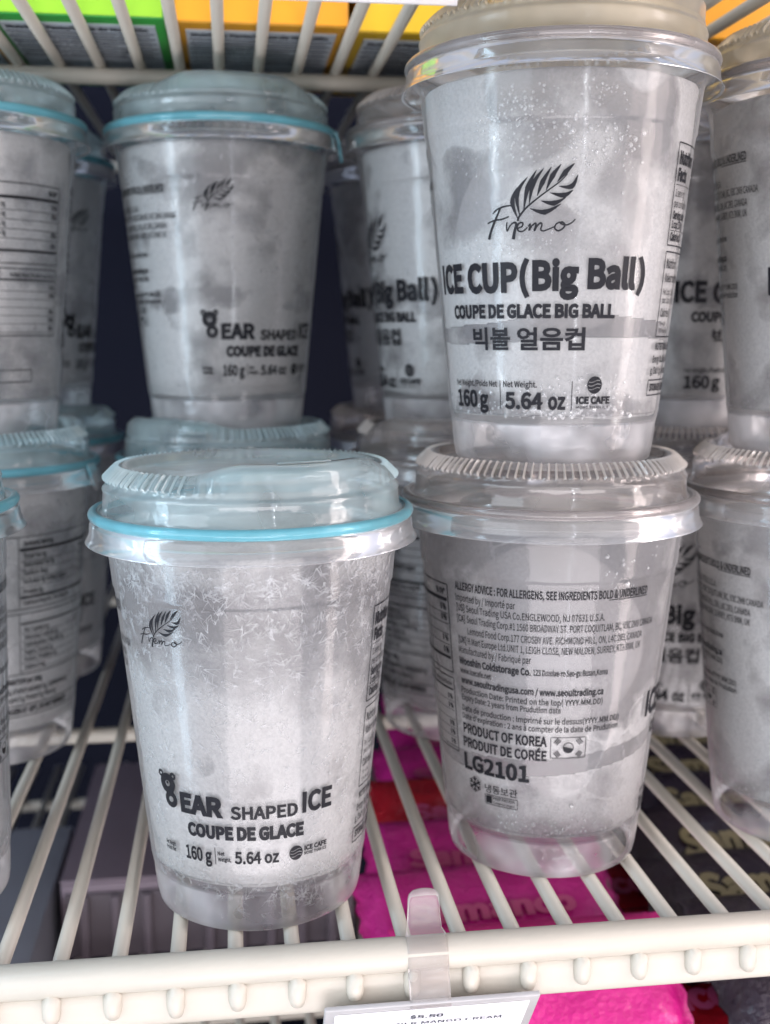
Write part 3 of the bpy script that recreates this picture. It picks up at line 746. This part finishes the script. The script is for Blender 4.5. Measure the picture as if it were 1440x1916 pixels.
make_cup((-.0018, .517, 0), 150, 'bear', 'aqua', 'plain0', 'bottom cup of the stack behind the front bear cup, only its lid top showing', G1, -45, None, None)
make_cup((-.0018, .517, HS), 28, 'bear', 'aqua', 'plain1', 'whole upper bear cup left of centre, second row, cyan tab hanging at its right', G1, 10, CR_G, 'gen', 0, 76)
make_cup((.102, .5055, 0), -175, 'bigball', 'clear', 'plain2', 'bottom cup in the narrow gap between the two front cups, blurred facts table', G2, -25, None, 'gen')
make_cup((.102, .5055, HS), -82, 'bigball', 'clear', 'plain0', 'upper cup half hidden behind the front big ball cup, end of its title showing', G2, 90, None, 'gen')
make_cup((.212, .382, 0), 6, 'bigball', 'clear', 'white', 'bottom cup of the stack cut off by the right picture edge, importer text showing', G2, 175, None, 'gen')
make_cup((.212, .382, HS), -8, 'bigball', 'cream', 'white', 'top cup of the stack cut off by the right picture edge', G2, 60, None, 'gen')
make_cup((.205, .497, 0), -33, 'bigball', 'clear', 'plain0', 'bottom cup deep between the two right stacks, middle of its title showing', G2, 60, None, None)
make_cup((.205, .497, HS), 23, 'bigball', 'clear', 'plain1', 'upper cup deep between the two right stacks, start of its title showing', G2, 120, None, None)
make_cup((-.108, .617, 0), 20, 'bear', 'aqua', 'plain2', 'third row bottom cup in the dark left gap, only its cyan lid edge showing', G1, 30)
make_cup((-.108, .617, HS), 86, 'bear', 'aqua', 'plain0', 'third row upper cup in the dark gap between the two left stacks', G1, 30)
make_cup((.100, .620, 0), 120, 'bigball', 'clear', 'plain1', 'third row bottom cup in the dark gap left of centre', G2, 30)
make_cup((.100, .620, HS), -100, 'bigball', 'clear', 'plain2', 'third row upper cup in the dark gap left of the half hidden big ball cup', G2, 80)

# ---------------------------------------------------------------- wire shelves
X0, SP, WR = -.0535, .01705, .00235
def smooth_band(name, x0, x1, yc, zc, ry, rz, n=24):
    vs, fs = [], []
    for x in (x0, x1):
        for k in range(n):
            t = 2 * math.pi * k / n; c, s = math.cos(t), math.sin(t)
            e = .55
            vs.append((x, yc + ry * math.copysign(abs(c) ** e, c), zc + rz * math.copysign(abs(s) ** e, s)))
    for k in range(n): l = (k + 1) % n; fs.append((k, l, n + l, n + k))
    return pyd(name, vs, fs)
def wire_shelf(z, label, k0, k1, x0=X0, yback=.86):
    root = empty('wire_shelf', (0, 0, z)); tag(root, label, 'shelf')
    wire = tube('wire', [(0, .3055, -WR), (0, yback, -WR)], WR, 14); wire.materials.append(M['coat'])
    tp = [(0, .3032, -.0002), (0, .3014, -.0022), (0, .3002, -.0042), (0, .2996, -.0062), (0, .2995, -.0082), (0, .2998, -.0098), (0, .3004, -.0108)]
    tp = [(x_, y_ + .0009, z_) for x_, y_, z_ in tp]
    tooth = tube('wire_end', tp, .0025, 16, [.0024, .0025, .0026, .0026, .00255, .0021, .0008]); tooth.materials.append(M['coat'])
    for k in range(k0, k1):
        o = link('wire', wire, None, root); o.location = (x0 + SP * k, 0, 0)
        o = link('wire_end', tooth, None, root); o.location = (x0 + SP * k * 1.004 - .0002 + .0010 * noise.noise(Vector((k * 1.7, .3, z))), 0, 0)
        o.scale = (1, 1, 1 + .1 * noise.noise(Vector((k * 2.3, 5, z))))
    xa, xb = x0 + SP * k0 - .01, x0 + SP * k1 + .01
    link('front_rail', tube('front_rail', [(xa, .3042, .0004), (xb, .3042, .0004)], .0050, 28), M['coat'], root)
    link('lower_rail', smooth_band('lower_rail', xa, xb, .3042, -.0090, .0034, .0060), M['coat'], root)
    for yy in (.5245, .80):
        link('cross_rod', tube('cross_rod', [(xa, yy, -.0072), (xb, yy, -.0072)], .0036, 16), M['coat'], root)
    return root
wire_shelf(0.0, 'white coated wire shelf carrying the ice cups, with a knobbly double front rail', -14, 26)
wire_shelf(.2975, 'white wire shelf overhead holding coloured cartons, seen from below', -14, 26)
wire_shelf(-.150, 'dim wire shelf at the bottom, under the wrapped bars', -14, 30)

# ---------------------------------------------------------------- price tags
def flat_text(p_list, m, name, parent, X, Y, O, off):
    """lettering on a plane: X, Y in-plane axes, O origin; rows of (text, u0, u1, v, cap, bold)"""
    vs, fs = [], []; X = Vector(X); Y = Vector(Y); O = Vector(O); Nn = X.cross(Y).normalized() * off
    for t, u0, u1, v, cap, bd in p_list:
        g, f, x0, x1 = text_geo(t, bd); b = len(vs)
        for x, y in g: vs.append(O + X * (u0 + (x - x0) / (x1 - x0) * (u1 - u0)) + Y * (v + y * cap / CAP) + Nn)
        fs += [[b + i for i in q] for q in f]
    return link(name, pyd(name, vs, fs, False), m, parent)
def plate(name, X, Y, O, u0, u1, v0, v1, th, m, parent, off=0.0):
    X = Vector(X); Y = Vector(Y); O = Vector(O); Nn = X.cross(Y).normalized()
    me = box_mesh(name, u0, u1, v0, v1, off - th, off, min(th * .35, .0006))
    mt = Matrix((X, Y, Nn)).transposed()
    for v in me.vertices: v.co = mt @ v.co + O
    return link(name, me, m, parent)
t = empty('price_tag', (.054, .298, 0)); tag(t, 'clear clip-on price tag reading $5.50 on the front rail', 'price tag')
t.matrix_world = Matrix.Translation((0, 0, 0))
X = (1, 0, 0); Y = Vector((0, -.58, .815)); O = Vector((.0225, .2945, -.0100))
plate('tag_holder', X, Y, O, 0, .0632, -.034, 0, .0016, M['tagframe'], t)
plate('tag_paper', X, Y, O, .0030, .0602, -.032, -.0026, .0003, M['tag'], t, .0004)
flat_text([("$5.50", .0250, .0350, -.0080, .0022, .01), ("SEOUL MILK MANGO CREAM", .0080, .0530, -.0124, .0019, .0), ("BAR 100G", .0230, .0400, -.0166, .0019, .0)], M['panel_ink'], 'tag_lettering', t, X, Y, O, .0007)
# curved clip over the rail
vs, fs = [], []
path = [(.3105, .0205), (.3098, .0190), (.3088, .0130), (.3075, .0068)]
for k in range(11):
    a = rad(78 + 13 * k); path.append((.3042 - .0056 * math.cos(a - math.pi) * -1 * -1, .0004 + .0056 * math.sin(a)))
path = [(.3078, .0178), (.3080, .0150), (.3078, .0105), (.3066, .0068), (.3046, .0062), (.3022, .0055), (.3002, .0037), (.2990, .0008), (.2988, -.0025), (.2972, -.0050), (.2958, -.0078), (.2944, -.0112)]
for i, (y, z) in enumerate(path):
    hw = (.0044, .0047, .0049, .0052, .0060)[min(i, 4)]
    nseg = 8
    for q in range(nseg + 1):
        u = -1 + 2 * q / nseg
        zz = z
        if i == 0: zz = z + .0018 * math.sqrt(max(0, 1 - u * u)) - .0012
        vs.append((.0532 + u * hw, y, zz))
for i in range(len(path) - 1):
    for q in range(8): fs.append((i * 9 + q, i * 9 + q + 1, (i + 1) * 9 + q + 1, (i + 1) * 9 + q))
o = link('clip', pyd('clip', vs, fs), M['clip'], t)
s_ = o.modifiers.new('thick', 'SOLIDIFY'); s_.thickness = .0009; s_.offset = 1
t = empty('price_tag', (0, 0, 0)); tag(t, 'blank clear tag holder hanging from the shelf above, cut by the top picture edge', 'price tag')
Xt = Vector((1, 0, .004)).normalized(); Yt = Vector((0, -.25, .97)).normalized()
plate('tag_holder', Xt, Yt, (.0060, .2960, .2618), 0, .0525, 0, .030, .0016, M['tagframe'], t)
plate('tag_paper', Xt, Yt, (.0060, .2960, .2618), .002, .0505, .0022, .028, .0003, M['tag'], t, .0004)

# ---------------------------------------------------------------- cartons on the upper shelf
def carton(x0, x1, yf, mf, mb, label, ztop=.365, words=True, depth=.125, rot=0):
    z0 = .2978
    t = empty('food_carton', ((x0 + x1) / 2, yf, z0)); tag(t, label, 'carton', 'cartons on the upper shelf')
    h = (x1 - x0) / 2
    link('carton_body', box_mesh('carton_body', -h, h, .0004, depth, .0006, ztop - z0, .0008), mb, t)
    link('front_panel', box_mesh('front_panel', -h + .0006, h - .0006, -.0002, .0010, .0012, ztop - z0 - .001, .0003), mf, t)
    if words:
        link('facts_panel', box_mesh('facts_panel', -h + .004, h - .004, .010, depth - .012, .0001, .0008), M['panel'], t)
        rows = [("Nutrition Facts/Datos de Nutrici\u00f3n", -h + .006, h - .007, -.0175, .0042, .03)]
        for k in range(5):
            rows.append((("2 servings per container / 2 raciones por envase", "Serving size 1 bar (80g) / Tama\u00f1o por raci\u00f3n", "Calories / Calor\u00edas      150", "Total Fat / Grasa Total 5g     6%", "Sodium / Sodio 60mg      3%")[k], -h + .006, h - .007, -.0265 - .008 * k, .0024, .01))
        flat_text(rows, M['panel_ink'], 'facts_lettering', t, (1, 0, 0), (0, -1, 0), (0, 0, 0), .0002)
        bm = bmesh.new()
        for k in range(6): box_bm(bm, -h + .005, h - .005, .0215 + .008 * k, .0221 + .008 * k, -.0002, .0003)
        me = bpy.data.meshes.new('facts_rules'); bm.to_mesh(me); bm.free(); link('facts_rules', me, M['panel_ink'], t)
    # drawing on the front
    bm = bmesh.new()
    for k in range(3): box_bm(bm, -h + .010 + k * .012, -h + .0175 + k * .012, -.0007, -.0003, .020 + .004 * k, .026 + .004 * k)
    me = bpy.data.meshes.new('front_print'); bm.to_mesh(me); bm.free(); link('front_print', me, mb, t)
    return t
carton(-.1580, -.0905, .4606, M['orange'], M['orange_shade'], 'dull carton at the very left of the shelf above, beside the green one')
carton(-.0895, -.0225, .4606, M['green'], M['green_shade'], 'lime green carton overhead with a bottom in shaded green and facts panel')
carton(-.0190, .0485, .4640, M['orange'], M['orange_shade'], 'orange carton overhead between the green and the yellow cartons')
carton(.0522, .1190, .4700, M['yellow'], M['yellow_shade'], 'bright yellow carton overhead, partly behind the nearest lid')
carton(.1215, .1878, .4650, M['yellow'], M['yellow_shade'], 'yellow carton overhead mostly hidden behind the nearest lid')
carton(.1900, .2570, .4620, M['orange'], M['orange_shade'], 'orange carton in the top right corner behind the wires')

# ---------------------------------------------------------------- wrapped bars below
def pillow(name, lx, ly, th, m, seed, nx=30, ny=14):
    vs, fs = [], []
    for side in (1, -1):
        for i in range(nx + 1):
            for j in range(ny + 1):
                u = -1 + 2 * i / nx; v = -1 + 2 * j / ny
                prof_ = (max(0, 1 - abs(u) ** 7)) ** .5 * (max(0, 1 - abs(v) ** 3)) ** .6
                x = u * lx / 2; y = v * ly / 2
                cr = .06 * noise.noise(Vector((u * 3 + seed, v * 4, side))) + .03 * noise.noise(Vector((u * 9 + seed, v * 9, side)))
                z = side * th / 2 * prof_ * (1 + cr * 3)
                if abs(u) > .93: z = .0004 * side + .0007 * math.sin(v * 30)
                if i in (0, nx): x += .0008 * (1 if j % 2 else -1)
                vs.append((x, y, z))
    K = (nx + 1) * (ny + 1)
    for s in (0, 1):
        for i in range(nx):
            for j in range(ny):
                a = s * K + i * (ny + 1) + j; q = (a, a + ny + 1, a + ny + 2, a + 1)
                fs.append(q if s == 0 else q[::-1])
    me = pyd(name, vs, fs); me.materials.append(m); return me
def bar(x, y, z, tilt, m, mprint, word, label, group, seed, lx=.116, rz=0.0, mband=None, size=.013):
    t = empty('ice_cream_bar', (x, y, z)); t.rotation_euler = (rad(tilt), 0, rad(rz)); tag(t, label, 'wrapped bar', group)
    link('wrapper', pillow('wrapper', lx, .066, .021, m, seed), None, t)
    # print follows the bulge: sits just over the film
    g, f, x0, x1 = text_geo(word, .03); vs = []
    def h(px, py):
        u = px / (lx / 2); v = py / .033
        return .0105 * (max(0, 1 - abs(u) ** 7)) ** .5 * (max(0, 1 - abs(v) ** 3)) ** .6 * 1.10 + .0008
    for a, b in g:
        px = -.038 + (a - x0) / (x1 - x0) * .072; py = -.004 + b * size / CAP; vs.append((px, py, h(px, py)))
    if mprint: link('wrapper_lettering', pyd('wrapper_lettering', vs, f, False), mprint, t)
    if mband:
        vs, fs = [], []
        for i in range(25):
            px = -.052 + .104 * i / 24
            for py in (-.0235, -.0145): vs.append((px, py, h(px, py)))
            if i: fs.append((2 * i - 2, 2 * i - 1, 2 * i + 1, 2 * i))
        link('wrapper_band', pyd('wrapper_band', vs, fs), mband, t)
    return t
R = random.Random(11)
ordn = ['nearest', 'second', 'third', 'fourth', 'fifth', 'sixth', 'seventh']
for k in range(7):
    bar((.113 if k == 0 else .096 + .0085 * k), .384 + .048 * k, -.066 + (-.006 if k == 0 else 0), 38 if k == 0 else 24 + R.uniform(-4, 4), (M['hotpink'] if k == 0 else M['magenta']) if k % 4 != 3 else M['rasp'], M['pinkprint'] if k else None, 'Samanco',
        '%s pink or red wrapped bar from the front, in the column below the wires' % ordn[k], 'pink and red wrapped bars under the shelf', k, .112, R.uniform(-4, 4), M['band'] if k else None, .009)
for k in range(7):
    bar((.236 if k == 0 else .222 + .0085 * k), .386 + .043 * k, -.064, 24 + R.uniform(-4, 4), M['black'], M['gold'], 'Samanco',
        '%s black wrapped bar with gold lettering from the front, lower right' % ordn[k], 'black wrapped bars under the shelf', 20 + k, .116, R.uniform(-4, 4), M['silver'] if k else None, .015)
for k in range(3):
    bar(.345 + .008 * k, .40 + .085 * k, -.066, 24, M['black'], M['gold'], 'Samanco', '%s black wrapped bar at the far right below' % ordn[k], 'black wrapped bars under the shelf', 40 + k, .112, 0, M['silver'])
for k in range(3):
    bar(.160, .395 + .047 * k, -.094, 10, M['rasp'], M['pinkprint'], 'Samanco', '%s red wrapped bar lying beneath the pink ones' % ordn[k], 'pink and red wrapped bars under the shelf', 50 + k, .112, 3)
t = bpy.data.objects['ice_cream_bar']
link('wrapper_label', box_mesh('wrapper_label', .018, .038, -.026, -.016, .0095, .0100, .0002), M['pinkprint'], t).rotation_euler = (rad(12), 0, 0)
flat_text([("NO!", .021, .035, -.0240, .0060, .02)], M['magenta'], 'label_lettering', t, (1, 0, 0), (0, .978, .208), (0, -.0021, .0099), .0)
def plain_carton(x0, x1, y0, y1, z0, z1, m, label, rib=False):
    t = empty('carton', ((x0 + x1) / 2, (y0 + y1) / 2, z0)); tag(t, label, 'carton')
    hx, hy = (x1 - x0) / 2, (y1 - y0) / 2
    link('carton_body', box_mesh('carton_body', -hx, hx, -hy, hy, 0, z1 - z0 - .002, .0015), m, t)
    link('top_flap', box_mesh('top_flap', -hx, -.0006, -hy, hy, z1 - z0 - .0018, z1 - z0, .0004), m, t)
    link('top_flap', box_mesh('top_flap', .0006, hx, -hy, hy, z1 - z0 - .0018, z1 - z0, .0004), m, t)
    if rib:
        link('front_panel', box_mesh('front_panel', -hx + .002, hx - .002, -hy - .002, -hy - .0004, .001, z1 - z0 - .007, .0003), M['front_shade'], t)
        for k in range(9):
            x = -hx + .012 + k * (2 * hx - .024) / 8
            link('slat', box_mesh('slat', x - .0022, x + .0022, -hy - .0045, -hy - .0021, .001, z1 - z0 - .008, .0004), M['slatc'], t)
    return t
plain_carton(-.095, .060, .575, .74, -.149, -.105, M['mauve'], 'mauve brown carton with a slatted front, below the wires at left', True)
plain_carton(-.170, -.100, .50, .66, -.149, -.112, M['slate'], 'slate grey carton at the lower left below the wires')

# ---------------------------------------------------------------- the cooler
o = link('back_wall', box_mesh('back_wall', -.9, 1.0, .93, .96, -.6, 1.0), M['dark']); o['kind'] = 'structure'
o = link('cooler_floor', box_mesh('cooler_floor', -.9, 1.0, .20, .929, -.33, -.30), M['dark']); o['kind'] = 'structure'
